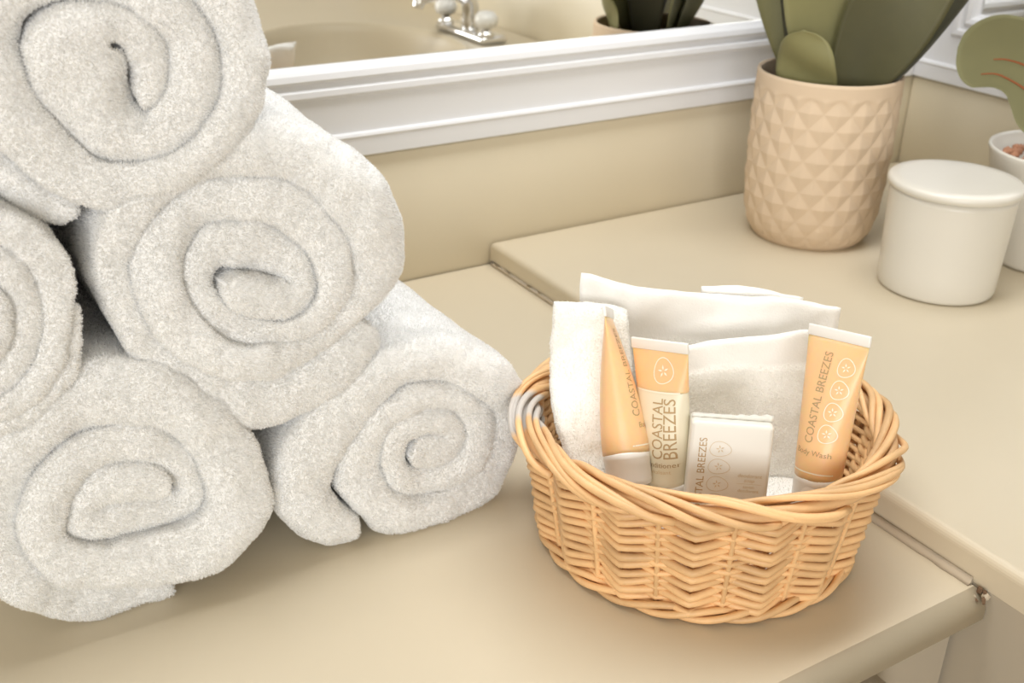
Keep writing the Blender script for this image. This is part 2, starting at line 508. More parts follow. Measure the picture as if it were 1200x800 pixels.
# ---- faucet on the sink counter (seen in the mirror)
fa = thing('faucet', (0.478, -0.866, H), 'chrome faucet with round knobs behind the basin, seen in the mirror', 'faucet')
link('base_plate', box_mesh('bp', (-0.026, -0.085, 0.0003), (0.026, 0.085, 0.014), 0.006, 3), MT['chrome'], fa)
sp = [(0.0, 0, 0.010), (0.0, 0, 0.05), (-0.010, 0, 0.068), (-0.04, 0, 0.078), (-0.075, 0, 0.076), (-0.098, 0, 0.068), (-0.104, 0, 0.055)]
link('spout', tube_mesh('spout', catmull(sp, 30), np.linspace(0.016, 0.009, 30), 16, up=(0, 1, 0)), MT['chrome'], fa)
for sy in (0.072, -0.072):
    h_ = link('handle', lathe_mesh('stem', [(0.0, 0.012), (0.015, 0.012), (0.013, 0.02), (0.007, 0.024), (0.007, 0.03), (0.0, 0.03)], 24, (-0.010, sy)), MT['chrome'], fa)
    link('knob', lathe_mesh('knob', [(0, 0.026), (0.010, 0.0265), (0.017, 0.030), (0.0205, 0.038), (0.0195, 0.047), (0.013, 0.054), (0, 0.056)], 24, (-0.010, sy)), MT['knob'], h_)

# ================================================================ TOWELS
SPIRAL_A = [(-0.3894, 0.2777, 0.0064), (-0.384, 0.287, 0.0081), (-0.3807, 0.2973, 0.0087), (-0.3876, 0.3089, 0.008), (-0.4004, 0.3132, 0.0092), (-0.4108, 0.308, 0.0126), (-0.4116, 0.2961, 0.0156), (-0.4085, 0.2834, 0.0161), (-0.4008, 0.2704, 0.0153), (-0.3875, 0.2642, 0.0143), (-0.3712, 0.2732, 0.0141), (-0.3627, 0.2914, 0.0133), (-0.368, 0.3101, 0.0125), (-0.3844, 0.3234, 0.0116), (-0.4017, 0.3322, 0.0105), (-0.4224, 0.3371, 0.0099), (-0.4417, 0.3295, 0.0091), (-0.4518, 0.3128, 0.0093), (-0.4521, 0.2909, 0.0094), (-0.4442, 0.2723, 0.009), (-0.4312, 0.2565, 0.0087), (-0.4139, 0.2458, 0.0085), (-0.3929, 0.2441, 0.0098), (-0.3697, 0.2536, 0.0114), (-0.3506, 0.2709, 0.0122), (-0.3425, 0.2923, 0.0121), (-0.343, 0.3124, 0.0118), (-0.3501, 0.3308, 0.0114), (-0.3654, 0.346, 0.0108), (-0.3883, 0.3543, 0.0102), (-0.4131, 0.3575, 0.0096), (-0.4399, 0.3536, 0.0089), (-0.4599, 0.3379, 0.008), (-0.4704, 0.3131, 0.0079), (-0.4707, 0.2876, 0.0073), (-0.4614, 0.2664, 0.0072), (-0.4479, 0.2503, 0.0072), (-0.4343, 0.2372, 0.0072), (-0.4205, 0.2288, 0.0062)]
SPIRAL_B = [(-0.3617, 0.1863, 0.0089), (-0.3512, 0.1767, 0.0108), (-0.3292, 0.1687, 0.0118), (-0.3168, 0.1783, 0.0103), (-0.3297, 0.1951, 0.0114), (-0.35, 0.2029, 0.0117), (-0.3647, 0.2011, 0.0099), (-0.3716, 0.1872, 0.0099), (-0.3648, 0.1662, 0.01), (-0.3426, 0.1521, 0.0101), (-0.3153, 0.1535, 0.0116), (-0.3004, 0.1723, 0.0105), (-0.3052, 0.2008, 0.0097), (-0.3256, 0.2199, 0.01), (-0.3476, 0.2303, 0.0111), (-0.3714, 0.2306, 0.0129), (-0.3908, 0.2162, 0.0147), (-0.3969, 0.1925, 0.014), (-0.3851, 0.166, 0.0137), (-0.3572, 0.1479, 0.0128), (-0.3261, 0.1428, 0.0141), (-0.2948, 0.1526, 0.0166), (-0.2767, 0.1777, 0.0178), (-0.2809, 0.2089, 0.0169), (-0.3009, 0.2347, 0.0157), (-0.3303, 0.2489, 0.0153), (-0.3652, 0.2493, 0.0151), (-0.3951, 0.2323, 0.0127), (-0.4097, 0.2064, 0.0101), (-0.4024, 0.1664, 0.0104), (-0.3796, 0.1331, 0.0127), (-0.3482, 0.1124, 0.0161), (-0.315, 0.1156, 0.0176), (-0.2796, 0.137, 0.0143)]
SPIRAL_C = [(-0.4769, 0.181, 0.0085), (-0.4732, 0.1799, 0.0085), (-0.4689, 0.1823, 0.0079), (-0.4658, 0.1881, 0.0072), (-0.4656, 0.1957, 0.0072), (-0.4689, 0.2026, 0.0078), (-0.4751, 0.2061, 0.0082), (-0.4826, 0.2043, 0.0077), (-0.489, 0.197, 0.007), (-0.492, 0.1858, 0.0068), (-0.49, 0.1736, 0.0074), (-0.4827, 0.1643, 0.0084), (-0.4717, 0.1619, 0.0088), (-0.4604, 0.1684, 0.0082), (-0.4529, 0.1826, 0.0075), (-0.4522, 0.2, 0.0073), (-0.4589, 0.2151, 0.0077), (-0.4712, 0.2227, 0.008), (-0.4856, 0.2204, 0.0075), (-0.4979, 0.2082, 0.0068), (-0.5045, 0.1888, 0.0066), (-0.5027, 0.1671, 0.0072), (-0.4918, 0.1495, 0.0084), (-0.4741, 0.1427, 0.0103), (-0.4547, 0.1506, 0.0098), (-0.4408, 0.1719, 0.0089), (-0.4377, 0.1996, 0.0084), (-0.4467, 0.2239, 0.0086), (-0.4644, 0.2361, 0.0088), (-0.4844, 0.2342, 0.0083), (-0.5015, 0.2193, 0.0075), (-0.5111, 0.1955, 0.0072), (-0.5105, 0.1686, 0.0078), (-0.4991, 0.1465, 0.0092), (-0.4794, 0.1363, 0.0103), (-0.4576, 0.1428, 0.0101), (-0.4413, 0.1641, 0.0091), (-0.4361, 0.1927, 0.0085)]
SPIRAL_D = [(-0.2597, 0.0531, 0.008), (-0.2493, 0.0521, 0.009), (-0.2358, 0.05, 0.0099), (-0.2308, 0.0613, 0.0073), (-0.2454, 0.0743, 0.0077), (-0.2621, 0.073, 0.0088), (-0.2683, 0.0601, 0.0078), (-0.2628, 0.0406, 0.0071), (-0.2409, 0.0282, 0.0091), (-0.2206, 0.0348, 0.0104), (-0.2131, 0.056, 0.009), (-0.2234, 0.0793, 0.0074), (-0.2453, 0.0902, 0.0089), (-0.2688, 0.0871, 0.0095), (-0.283, 0.0719, 0.0097), (-0.2861, 0.0482, 0.0092), (-0.2777, 0.0223, 0.0097), (-0.2536, 0.0071, 0.0124), (-0.223, 0.0086, 0.014), (-0.1994, 0.0226, 0.0143), (-0.1907, 0.0494, 0.0129), (-0.1955, 0.0791, 0.0116), (-0.2186, 0.1025, 0.0122), (-0.2497, 0.1138, 0.0146), (-0.2795, 0.1064, 0.0157), (-0.3045, 0.0878, 0.0164), (-0.3231, 0.065, 0.016), (-0.3288, 0.0451, 0.0127), (-0.3172, 0.0208, 0.0108), (-0.2948, 0.0087, 0.009)]
SPIRAL_E = [(-0.4008, 0.0725, 0.0089), (-0.4182, 0.0834, 0.0101), (-0.435, 0.0841, 0.0109), (-0.4427, 0.0721, 0.008), (-0.4289, 0.0633, 0.0104), (-0.4063, 0.0615, 0.011), (-0.3894, 0.0686, 0.0096), (-0.3948, 0.0882, 0.0075), (-0.4135, 0.1038, 0.0083), (-0.4371, 0.1041, 0.0089), (-0.4576, 0.0942, 0.0082), (-0.463, 0.072, 0.0073), (-0.4513, 0.0474, 0.0095), (-0.424, 0.038, 0.0115), (-0.3919, 0.035, 0.0153), (-0.3653, 0.0523, 0.0184), (-0.3674, 0.0922, 0.0155), (-0.3947, 0.1256, 0.0161), (-0.4266, 0.1378, 0.016), (-0.4563, 0.1317, 0.0139), (-0.4765, 0.1075, 0.0117), (-0.4848, 0.0752, 0.0106), (-0.477, 0.0449, 0.011), (-0.4535, 0.0188, 0.0145), (-0.426, 0.0054, 0.015), (-0.4008, 0.005, 0.0109)]
vn = VNoise(11)

def towel(spiral, label, seed, y_front=-0.350, y_back=-0.135, tail=0.0, core=0.0, name='rolled_towel'):
    P = resample(spiral, 0.0028)                           # x, z, half thickness along the roll
    n = len(P); xy = P[:, :2]
    T = np.gradient(xy, axis=0); T /= np.linalg.norm(T, axis=1)[:, None]
    for _ in range(4): T[1:-1] = (T[:-2]+2*T[1:-1]+T[2:])/4
    T /= np.linalg.norm(T, axis=1)[:, None]
    N = np.c_[-T[:, 1], T[:, 0]]
    ctr = xy.mean(0)
    if ((xy[n//2:]-ctr)*N[n//2:]).sum() < 0: N = -N        # + = outward
    s = np.arange(n)*0.0028
    endf = np.minimum(1, np.minimum(s, s[-1]-s)/0.006)
    endf = np.sqrt(np.maximum(0.02, 1-(1-endf)**2))
    hb = P[:, 2]*0.97
    # widen each layer until it meets its neighbours
    ho, hi = hb.copy(), hb.copy()
    dif = xy[None, :, :]-xy[:, None, :]; dist = np.linalg.norm(dif, axis=2)
    far = np.abs(s[None, :]-s[:, None]) > 2.5*np.maximum(hb[:, None], 0.008)
    sd = (dif*N[:, None, :]).sum(2)/(dist+1e-9)
    for sign, arr in ((1, ho), (-1, hi)):
        ok = far & (sd*sign > 0.62)
        gap = np.where(ok, dist-hb[:, None]-hb[None, :], 1.0).min(1)
        ext = np.where(gap < 0.03, np.clip(gap*0.5+0.0004, -0.006, 0.010), 0)
        for _ in range(6): ext[1:-1] = (ext[:-2]+2*ext[1:-1]+ext[2:])/4
        arr += ext
    ho, hi = ho*endf, hi*endf
    hw = (ho+hi)/2; xy0 = xy; xy = xy + N*((ho-hi)/2)[:, None]
    q = np.c_[s*16+seed*7.3, np.zeros(n)+seed, np.zeros(n)]
    yf = y_front + 0.0058*vn(q) + core*np.clip(1-s/0.10, 0, 1) + tail*np.clip((s-s[-1]+0.085)/0.03, 0, 1)
    cap = np.clip(hw*0.62, 0.002, 0.010)*(0.85 + 0.45*vn(np.c_[s*30+seed*3.1, np.zeros(n)+2*seed, np.ones(n)]))
    # profile round the layer: back-outer -> front cap -> back-inner -> back cap
    NS, NC = 14, 13
    prof = []
    for k in range(NS): prof.append(('o', k/NS))
    for k in range(NC): prof.append(('f', math.pi*k/(NC-1)))
    for k in range(NS): prof.append(('i', 1-(k+1)/NS))
    for k in range(1, 7): prof.append(('b', math.pi*k/7))
    M = len(prof)
    V = np.zeros((n, M, 3))
    for j, (kd, t) in enumerate(prof):
        ys, ye = y_back - cap, yf + cap
        if kd == 'o': o_, y = hw, ys+(ye-ys)*t
        elif kd == 'i': o_, y = -hw, ys+(ye-ys)*t
        elif kd == 'f': o_, y = hw*math.cos(t), ye - cap*math.sin(t)
        else: o_, y = -hw*math.cos(t), ys + cap*math.sin(t)
        V[:, j, 0] = xy[:, 0]+N[:, 0]*o_
        V[:, j, 2] = xy[:, 1]+N[:, 1]*o_
        V[:, j, 1] = y
    # crumple: broad soft waves and finer lumps
    d1 = np.stack([vn(V*22+seed+k*9.1) for k in range(3)], -1)
    d2 = np.stack([vn(V*75+seed*2+k*5.7) for k in range(3)], -1)
    d3 = np.stack([vn(V*210+seed*3+k*3.3) for k in range(3)], -1)
    V = V + d1*np.array([0.0036, 0.0022, 0.0036]) + d2*0.0017 + d3*0.0005
    V[:, :, 2] = np.maximum(V[:, :, 2], 0.0012 + 0.0004*d2[:, :, 2])
    VV = V.reshape(-1, 3)
    F = grid_faces(n, M, False, True)
    Fq = np.array(F)
    F2 = F + [tuple(range(M)), tuple((n-1)*M+k for k in range(M))]
    # origin of the thing: its lowest point below the middle
    org = Vector((float(ctr[0]), (y_front+y_back)/2, float(VV[:, 2].min())))
    t = thing(name, org, label, 'towel', 'rolled white towels in the stack')
    link('roll', mesh('roll', VV, F2), MT['terry'], t, world=True)
    # pile on the visible layers only: the front caps and the outermost turn
    jj = np.tile(np.arange(M), n-1); ii = np.repeat(np.arange(n-1), M)
    kinds = np.array([0 if k == 'o' else 1 if k == 'f' else 2 if k == 'i' else 3 for k, _ in prof])[jj]
    outer = (s[ii] > s[-1]-0.42)
    dens = np.where(kinds == 1, 4.0e6, np.where((kinds == 0) & outer, 2.0e6, np.where(kinds == 3, 0.3e6, 0)))
    near_front = (kinds != 1) & (VV[Fq[:, 0]][:, 1] < y_front+0.03)
    dens = np.where(near_front, np.maximum(dens, 2.6e6), dens)
    # outward orientation of the quads
    a, b, c, d = (VV[Fq[:, k]] for k in range(4))
    nr = np.cross(c-a, d-b)
    cen = np.c_[np.repeat(xy, M, 0)[:, 0], np.full(n*M, (y_front+y_back)/2), np.repeat(xy, M, 0)[:, 1]][:len(Fq)]
    axis_pt = cen.copy(); fc = (a+b+c+d)/4
    axis_pt[:, 1] = np.clip(fc[:, 1], y_front+0.013, y_back-0.013)
    flip = ((fc-axis_pt)*nr).sum(1) < 0
    Fq[flip] = Fq[flip][:, ::-1]
    tag(link('pile', pile_mesh('pile', VV, Fq, dens, seed), MT['pile'], t, world=True), kind='stuff')
    return t

towel(SPIRAL_A, 'rolled white terry towel on top of the pyramid stack', 1, tail=0.016, core=0.008, y_back=-0.14)
towel(SPIRAL_B, 'rolled white towel in the middle tier, right one, under the top roll', 2, tail=0.004, y_back=-0.13)
towel(SPIRAL_C, 'rolled white towel in the middle tier cut by the left edge of the photo', 3, y_back=-0.14)
towel(SPIRAL_D, 'rolled white towel on the countertop nearest the wicker basket', 4, tail=0.004, y_back=-0.13)
towel(SPIRAL_E, 'rolled white towel at lower left with its loose end flat on the countertop', 5, tail=0.008, y_back=-0.14)

# ================================================================ BASKET
BC = Vector((-0.107, -0.431, 0.0))                  # centre of the basket on the counter
UU = Vector((0.846, -0.532, 0)); DD = Vector((0.532, 0.846, 0))   # basket axes: u across, d towards the wall
def bp(u, d, z): return BC + UU*u + DD*d + Vector((0, 0, z))
BTH = math.atan2(0.50, -0.86)                       # long axis of the oval
NST = 32
def oval(phi, k, off=0.0):
    """point on the basket wall: k=0 base, k=1 rim; off = outward"""
    a = 0.0905 + (0.1040-0.0905)*k + off; b = 0.0865 + (0.0945-0.0865)*k + off
    c, s = math.cos(BTH), math.sin(BTH)
    x, y = a*math.cos(phi), b*math.sin(phi)
    return BC.x + x*c - y*s, BC.y + x*s + y*c
def wall_pt(phi, z, off=0.0):
    # straight runs between the stakes
    q = phi*NST/(2*math.pi); i = math.floor(q); f = q-i
    k = min(1.0, z/0.080)
    p0 = oval(2*math.pi*i/NST, k, off); p1 = oval(2*math.pi*(i+1)/NST, k, off)
    return np.array([p0[0]*(1-f)+p1[0]*f, p0[1]*(1-f)+p1[1]*f, z])
bk = thing('wicker_basket', BC, 'oval wicker basket of peeled willow on the lower countertop, holding toiletries and washcloth', 'basket')
rg = np.random.default_rng(21)
NROW = 12
PHS = np.linspace(0, 2*math.pi, NST*6, endpoint=False)
for r in range(2*NROW-1):
    front = r % 2 == 0                                       # rods that show outside at the even stakes; the others pass behind
    z = 0.0095 + 0.00292*r
    wob = rg.uniform(-1, 1, NST); wo2 = rg.uniform(-1, 1, NST)
    P = []
    for phi in PHS:
        q = phi*NST/(2*math.pi)
        tri = 1 - 2*abs(((q + (0 if front else 1)) % 2) - 1)  # +1 outside a stake, -1 inside the next
        tri = max(-1, min(1, tri*1.08))
        w = np.interp(q % NST, np.arange(NST+1), np.r_[wob, wob[0]]); w2 = np.interp(q % NST, np.arange(NST+1), np.r_[wo2, wo2[0]])
        P.append(wall_pt(phi, z + 0.0010*w - (0.0009*tri if front else 0), (0.0012+0.0040*tri if front else -0.0022+0.0022*tri) + 0.0006*w2))
    rad = (0.00235 if front else 0.0017)*(1+0.12*np.interp(PHS, np.linspace(0, 2*math.pi, 13), np.r_[(a_ := rg.uniform(-1, 1, 12)), a_[0]]))
    link('weaver', tube_mesh('weaver', P, rad, 8, True), MT['wicker'], bk, world=True)
for i in range(NST):
    phi = 2*math.pi*i/NST
    P = [wall_pt(phi+1e-5, z, 0) for z in np.linspace(0.003, 0.078, 8)]
    o = oval(phi, 0, 0)
    link('stake', tube_mesh('stake', P, 0.0017, 6, False, up=(math.cos(phi+1.3), math.sin(phi+1.3), 0.01)), MT['wicker'], bk, world=True)
# foot: a twisted pair of rods round the bottom edge
for sgn in (0, 1, 2):
    P = []
    for phi in np.linspace(0, 2*math.pi, NST*8, endpoint=False):
        tw = phi*NST/4 + sgn*2*math.pi/3
        x, y = oval(phi, 0, 0.0035 + 0.0026*math.cos(tw))
        P.append((x, y, 0.0062 + 0.0030*math.sin(tw)))
    link('foot_strand', tube_mesh('foot_strand', P, 0.0022, 7, True), MT['wicker'], bk, world=True)
# woven base: spokes and rings
for k, f in enumerate(np.linspace(0.12, 0.93, 15)):
    P = []
    for phi in np.linspace(0, 2*math.pi, 96, endpoint=False):
        x, y = oval(phi, 0, 0)
        P.append((BC.x+(x-BC.x)*f, BC.y+(y-BC.y)*f, 0.0065 + 0.0012*math.sin(16*phi + k*math.pi)))
    link('base_ring', tube_mesh('base_ring', P, 0.0024, 6, True), MT['wicker'], bk, world=True)
# rim: stakes laid down and plaited, each running from the inside over the top to the outside
def rim_pt(phi, a, sc=1.0):
    rx, rz = 0.0080*sc, 0.0076*sc
    x, y = oval(phi, 1.0, 0.0022 + rx*math.cos(a))
    return (x, y, 0.0770 + rz*math.sin(a))
NRIM = 29
for i in range(NRIM):
    p0 = 2*math.pi*i/NRIM + rg.uniform(-0.06, 0.06)
    span = 1.25 + rg.uniform(-0.20, 0.22)
    sc = 1.0 + rg.uniform(-0.12, 0.14)
    P = []
    for t in np.linspace(0, 1, 26):
        a = math.radians(192 - 232*t) + 0.16*math.sin(9*t + i)
        w = 1.0 - 0.30*math.exp(-(t/0.08)**2) - 0.25*math.exp(-((1-t)/0.06)**2)
        P.append(rim_pt(p0 + span*t, a, sc*w))
    link('rim_strand', tube_mesh('rim_strand', P, 0.00208*(1+rg.uniform(-0.15, 0.15)), 8, False), MT['wicker'], bk, world=True)
# filler roll inside the border that the strands wrap
P = [rim_pt(phi, 0, 0.0) for phi in np.linspace(0, 2*math.pi, 128, endpoint=False)]
link('rim_core', tube_mesh('rim_core', P, 0.0046, 8, True), MT['wicker'], bk, world=True)

# ================================================================ WASHCLOTH
wc = thing('washcloth', bp(0, 0.02, 0.012), 'white washcloth folded and tucked upright in the basket behind the tubes', 'washcloth')
def panel(name, cols, nt, th, m_, seed, hem=0.0, dens=0, crumple=0.0012, hem_m=None):
    """cols: list of columns, each a list of (u,d,z) from bottom to top; smooth sheet with thickness and rounded edges.
    hem: share at the top that is a flat-woven band"""
    rows = [catmull(c, nt) for c in cols]
    G = np.array(rows)                                  # ncol, nt, 3
    ns = 44
    S = np.zeros((ns, nt, 3))
    for j in range(nt): S[:, j] = catmull(G[:, j], ns)
    W = np.array([[list(bp(*p)) for p in r] for r in S])
    d1 = np.stack([vn(W*38+seed+k*4.1) for k in range(3)], -1); d2 = np.stack([vn(W*140+seed+k*2.7) for k in range(3)], -1)
    W = W + d1*crumple*1.6 + d2*crumple*0.5
    du = np.gradient(W, axis=0); dv = np.gradient(W, axis=1)
    N = np.cross(du, dv); N /= np.linalg.norm(N, axis=2)[:, :, None]
    tow = np.array(CAM_POS) - W
    if (N*tow).sum() < 0: N = -N
    sS = np.abs(np.linspace(-1, 1, ns))[:, None]; sT = np.clip(np.linspace(-1, 1, nt), 0, 1)[None, :]
    tt = np.broadcast_to(np.linspace(0, 1, nt)[None, :], (ns, nt))
    prof = np.sqrt(np.maximum(0.0, 1-sS**14))*np.sqrt(np.maximum(0.0, 1-sT**22))
    prof = np.maximum(prof, 0.02)
    flat = np.where(tt > 1-hem, 0.62, 1.0) if hem > 0 else np.ones((ns, nt))
    front = W + N*(th/2*prof*flat)[:, :, None]; back = W - N*(th/2*prof*flat)[:, :, None]
    V = np.concatenate([front.reshape(-1, 3), back.reshape(-1, 3)])
    Ff = grid_faces(ns, nt); off = ns*nt
    Fb = [(a+off, d+off, c+off, b+off) for a, b, c, d in Ff]
    rimf = []
    bd = [(i, 0) for i in range(ns)] + [(ns-1, j) for j in range(1, nt)] + [(i, nt-1) for i in range(ns-2, -1, -1)] + [(0, j) for j in range(nt-2, 0, -1)]
    for k in range(len(bd)):
        p, q = bd[k], bd[(k+1) % len(bd)]
        a, b = p[0]*nt+p[1], q[0]*nt+q[1]
        rimf.append((a, b, b+off, a+off))
    me = mesh(name, V, Ff+Fb+rimf)
    o = link(name, me, [m_, hem_m or m_], wc, world=True)
    if hem > 0:
        for p_, f in zip(me.polygons, Ff+Fb+rimf):
            if all((v % off) % nt >= int((1-hem)*nt) for v in f): p_.material_index = 1
    if dens:
        Q = np.array(Ff); a, b, c, d = (V[Q[:, k]] for k in range(4))
        fl = ((np.cross(c-a, d-b))*(np.array(CAM_POS)-a)).sum(1) < 0
        Q[fl] = Q[fl][:, ::-1]
        dn = np.where(((Q % nt).max(1) < (1-hem)*nt), dens, 0)
        tag(link('pile', pile_mesh('pile', V, Q, dn, seed, 0.0011, 0.0005, 0.7), MT['clothpile'], o, world=True), kind='stuff')
    return o
panel('back_fold', [[(-0.066, 0.034, 0.022), (-0.071, 0.043, 0.09), (-0.0755, 0.050, 0.1480)],
                    [(-0.040, 0.036, 0.022), (-0.039, 0.044, 0.09), (-0.038, 0.051, 0.1405)],
                    [(0.0, 0.037, 0.022), (0.0, 0.046, 0.09), (0.0, 0.053, 0.1365)],
                    [(0.035, 0.036, 0.022), (0.042, 0.044, 0.08), (0.047, 0.051, 0.1345)],
                    [(0.062, 0.026, 0.022), (0.0795, 0.036, 0.085), (0.0850, 0.047, 0.1300)]], 40, 0.0060, MT['cloth'], 31, hem=0.34, dens=2.2e6, hem_m=MT['cotton'])
panel('rear_fold', [[(0.004, 0.046, 0.03), (0.002, 0.054, 0.09), (0.000, 0.0595, 0.1375)],
                    [(0.03, 0.046, 0.03), (0.032, 0.054, 0.09), (0.034, 0.0595, 0.1370)],
                    [(0.05, 0.045, 0.03), (0.058, 0.052, 0.09), (0.063, 0.057, 0.1335)]], 30, 0.0045, MT['cotton'], 33)
panel('left_fold', [[(-0.068, -0.050, 0.044), (-0.0865, -0.018, 0.072), (-0.0915, 0.018, 0.095), (-0.0925, 0.036, 0.1345)],
                    [(-0.052, -0.050, 0.040), (-0.066, -0.018, 0.066), (-0.073, 0.012, 0.095), (-0.076, 0.036, 0.1350)],
                    [(-0.040, -0.050, 0.040), (-0.052, -0.018, 0.064), (-0.057, 0.010, 0.095), (-0.059, 0.036, 0.1330)],
                    [(-0.030, -0.048, 0.040), (-0.040, -0.010, 0.064), (-0.044, 0.012, 0.095), (-0.046, 0.036, 0.1300)]], 44, 0.0090, MT['cloth'], 35, hem=0.0, dens=2.2e6, crumple=0.0016)
panel('front_fold', [[(-0.030, 0.006, 0.035), (-0.031, 0.017, 0.08), (-0.032, 0.023, 0.1120)],
                     [(-0.008, 0.006, 0.035), (-0.010, 0.018, 0.08), (-0.012, 0.025, 0.1140)],
                     [(0.018, 0.006, 0.035), (0.020, 0.018, 0.08), (0.021, 0.025, 0.1195)],
                     [(0.045, 0.006, 0.035), (0.050, 0.018, 0.08), (0.052, 0.024, 0.1260)],
                     [(0.062, 0.004, 0.035), (0.070, 0.014, 0.08), (0.074, 0.021, 0.1270)]], 40, 0.0065, MT['cloth'], 37, hem=0.24, dens=2.2e6, hem_m=MT['cotton'])
def filler():
    nr, na = 16, 72; V = []
    for i in range(nr):
        f = i/(nr-1)
        for k in range(na):
            a = 2*math.pi*k/na
            p = BC + UU*(0.0790*f*math.cos(a)) + DD*(0.0760*f*math.sin(a))
            u, d = 0.079*f*math.cos(a), 0.076*f*math.sin(a)
            z = 0.040 - 0.014*f**6
            z += 0.038*math.exp(-(((u-0.066)/0.020)**2 + ((d+0.056)/0.013)**2))
            z += 0.032*math.exp(-(((u+0.042)/0.020)**2 + ((d+0.066)/0.011)**2))
            z += 0.0045*float(vn(np.array([u*45, d*45, 3.0]))) + 0.0016*float(vn(np.array([u*140, d*140, 8.0])))
            V.append((p.x, p.y, z))
    F = grid_faces(nr, na, False, True)
    low = len(V)
    V += [(V[(nr-1)*na+k][0], V[(nr-1)*na+k][1], 0.012) for k in range(na)]
    F += [((nr-1)*na+k, (nr-1)*na+(k+1) % na, low+(k+1) % na, low+k) for k in range(na)]
    F.append(tuple(low+k for k in range(na)))
    V = np.array(V)
    o = link('crumpled_base', mesh('filler', V, F), MT['cloth'], wc, world=True)
    Q = np.array(grid_faces(nr, na, False, True)); a, b, c, d = (V[Q[:, k]] for k in range(4))
    fl = np.cross(c-a, d-b)[:, 2] < 0; Q[fl] = Q[fl][:, ::-1]
    tag(link('pile', pile_mesh('pile', V, Q, np.full(len(Q), 1.4e6), 41, 0.0011, 0.0005, 0.7), MT['clothpile'], o, world=True), kind='stuff')
filler()

# ================================================================ LETTERING
def text_polys(body, size, align='CENTER', shear=0.0):
    """2-D outline text as triangles, origin per alignment"""
    cu = bpy.data.curves.new('t', 'FONT'); cu.body = body; cu.size = size; cu.align_x = align; cu.align_y = 'CENTER'
    cu.resolution_u = 3; cu.shear = shear
    ob = bpy.data.objects.new('t', cu); COL.objects.link(ob)
    dg = bpy.context.evaluated_depsgraph_get()
    me = bpy.data.meshes.new_from_object(ob.evaluated_get(dg))
    V = np.array([v.co[:2] for v in me.vertices]); F = [tuple(p.vertices) for p in me.polygons]
    bpy.data.objects.remove(ob); bpy.data.curves.remove(cu); bpy.data.meshes.remove(me)
    return V, F
def emblem_polys(rx, ry, w):
    """sand-dollar emblem: rounded ring and a five-petalled star"""
    V, F = [], []
    n = 36
    for k in range(n):
        a = 2*math.pi*k/n; s = 1+0.05*math.cos(3*a+0.6)
        V += [(rx*s*math.cos(a), ry*s*math.sin(a)), ((rx*s-w)*math.cos(a), (ry*s-w)*math.sin(a))]
    F += [(2*k, 2*((k+1) % n), 2*((k+1) % n)+1, 2*k+1) for k in range(n)]
    for k in range(5):
        a = math.radians(90+72*k+12); c, s = math.cos(a), math.sin(a); R = min(rx, ry)
        b = len(V)
        for r, t in ((0.10, 0), (0.30, 0.085), (0.55, 0.0), (0.30, -0.085)):
            V.append((R*(r*c - t*s), R*(r*s + t*c)))
        F.append((b, b+1, b+2, b+3))
    return np.array(V), F
def rot90(V): return np.c_[-V[:, 1], V[:, 0]]          # reads upwards
def flatten(pieces):
    V, F, o = [], [], 0
    for v, f in pieces: V.append(v); F += [tuple(q+o for q in p) for p in f]; o += len(v)
    return np.vstack(V), F

# ================================================================ TUBES
TL, CAPH, RC, HWC = 0.1020, 0.0190, 0.0128, 0.0186     # length, cap height, cap radius, half width of the crimped end
def tube_pt(w, h, out=0.0):
    """label coordinates (w across as arc-like width, h height above the bottom of the cap) -> local point on the front of the tube"""
    s = np.clip((h-CAPH)/(TL-0.006-CAPH), 0, 1)
    a = RC+(HWC-RC)*s; b = RC*(1-s**1.7)**0.9+0.0007
    t = np.clip(w/a, -0.999, 0.999)
    y = -b*np.sqrt(np.maximum(0, 1-np.abs(t)**2.15))
    return np.stack([w, y-out, h], -1)
def tube_body(z0, z1, shrink=0.0, ns=26, na=48):
    V = []
    for i in range(ns):
        h = z0+(z1-z0)*i/(ns-1); s = min(1, max(0, (h-CAPH)/(TL-0.006-CAPH)))
        a = RC+(HWC-RC)*s-shrink; b = RC*(1-s**1.7)**0.9+0.0007-shrink
        for k in range(na):
            t = 2*math.pi*k/na; c, q = math.cos(t), math.sin(t)
            V.append((a*math.copysign(abs(c)**0.95, c), b*math.copysign(abs(q)**0.95, q), h))
    F = grid_faces(ns, na, False, True) + [tuple(range(na))[::-1], tuple((ns-1)*na+k for k in range(na))]
    return mesh('tube_body', V, F)
def on_tube(name, pieces, m_, parent, out=0.00018, h0=0.0):
    V, F = flatten(pieces)
    # cut long faces so that flat letters follow the curved wall
    bm = bmesh.new()
    vs = [bm.verts.new((v[0], v[1], 0)) for v in V]
    for f in F:
        try: bm.faces.new([vs[q] for q in f])
        except ValueError: pass
    for _ in range(3):
        ed = [e for e in bm.edges if abs(e.verts[0].co.x-e.verts[1].co.x) > 0.0011]
        if not ed: break
        bmesh.ops.subdivide_edges(bm, edges=ed, cuts=1)
        bmesh.ops.triangulate(bm, faces=[f for f in bm.faces if len(f.verts) > 4])
    bm.verts.index_update()
    V = np.array([v.co[:2] for v in bm.verts]); F = [tuple(v.index for v in f.verts) for f in bm.faces]; bm.free()
    P = tube_pt(V[:, 0], V[:, 1]+h0, out)
    return tag(link(name, mesh(name, P, F, smooth=False), m_, parent))
def tube_frame(base, top, right):
    z = (top-base).normalized(); x = (right - z*right.dot(z)).normalized(); y = z.cross(x)
    M = Matrix((x, y, z)).transposed().to_4x4(); M.translation = base
    return M
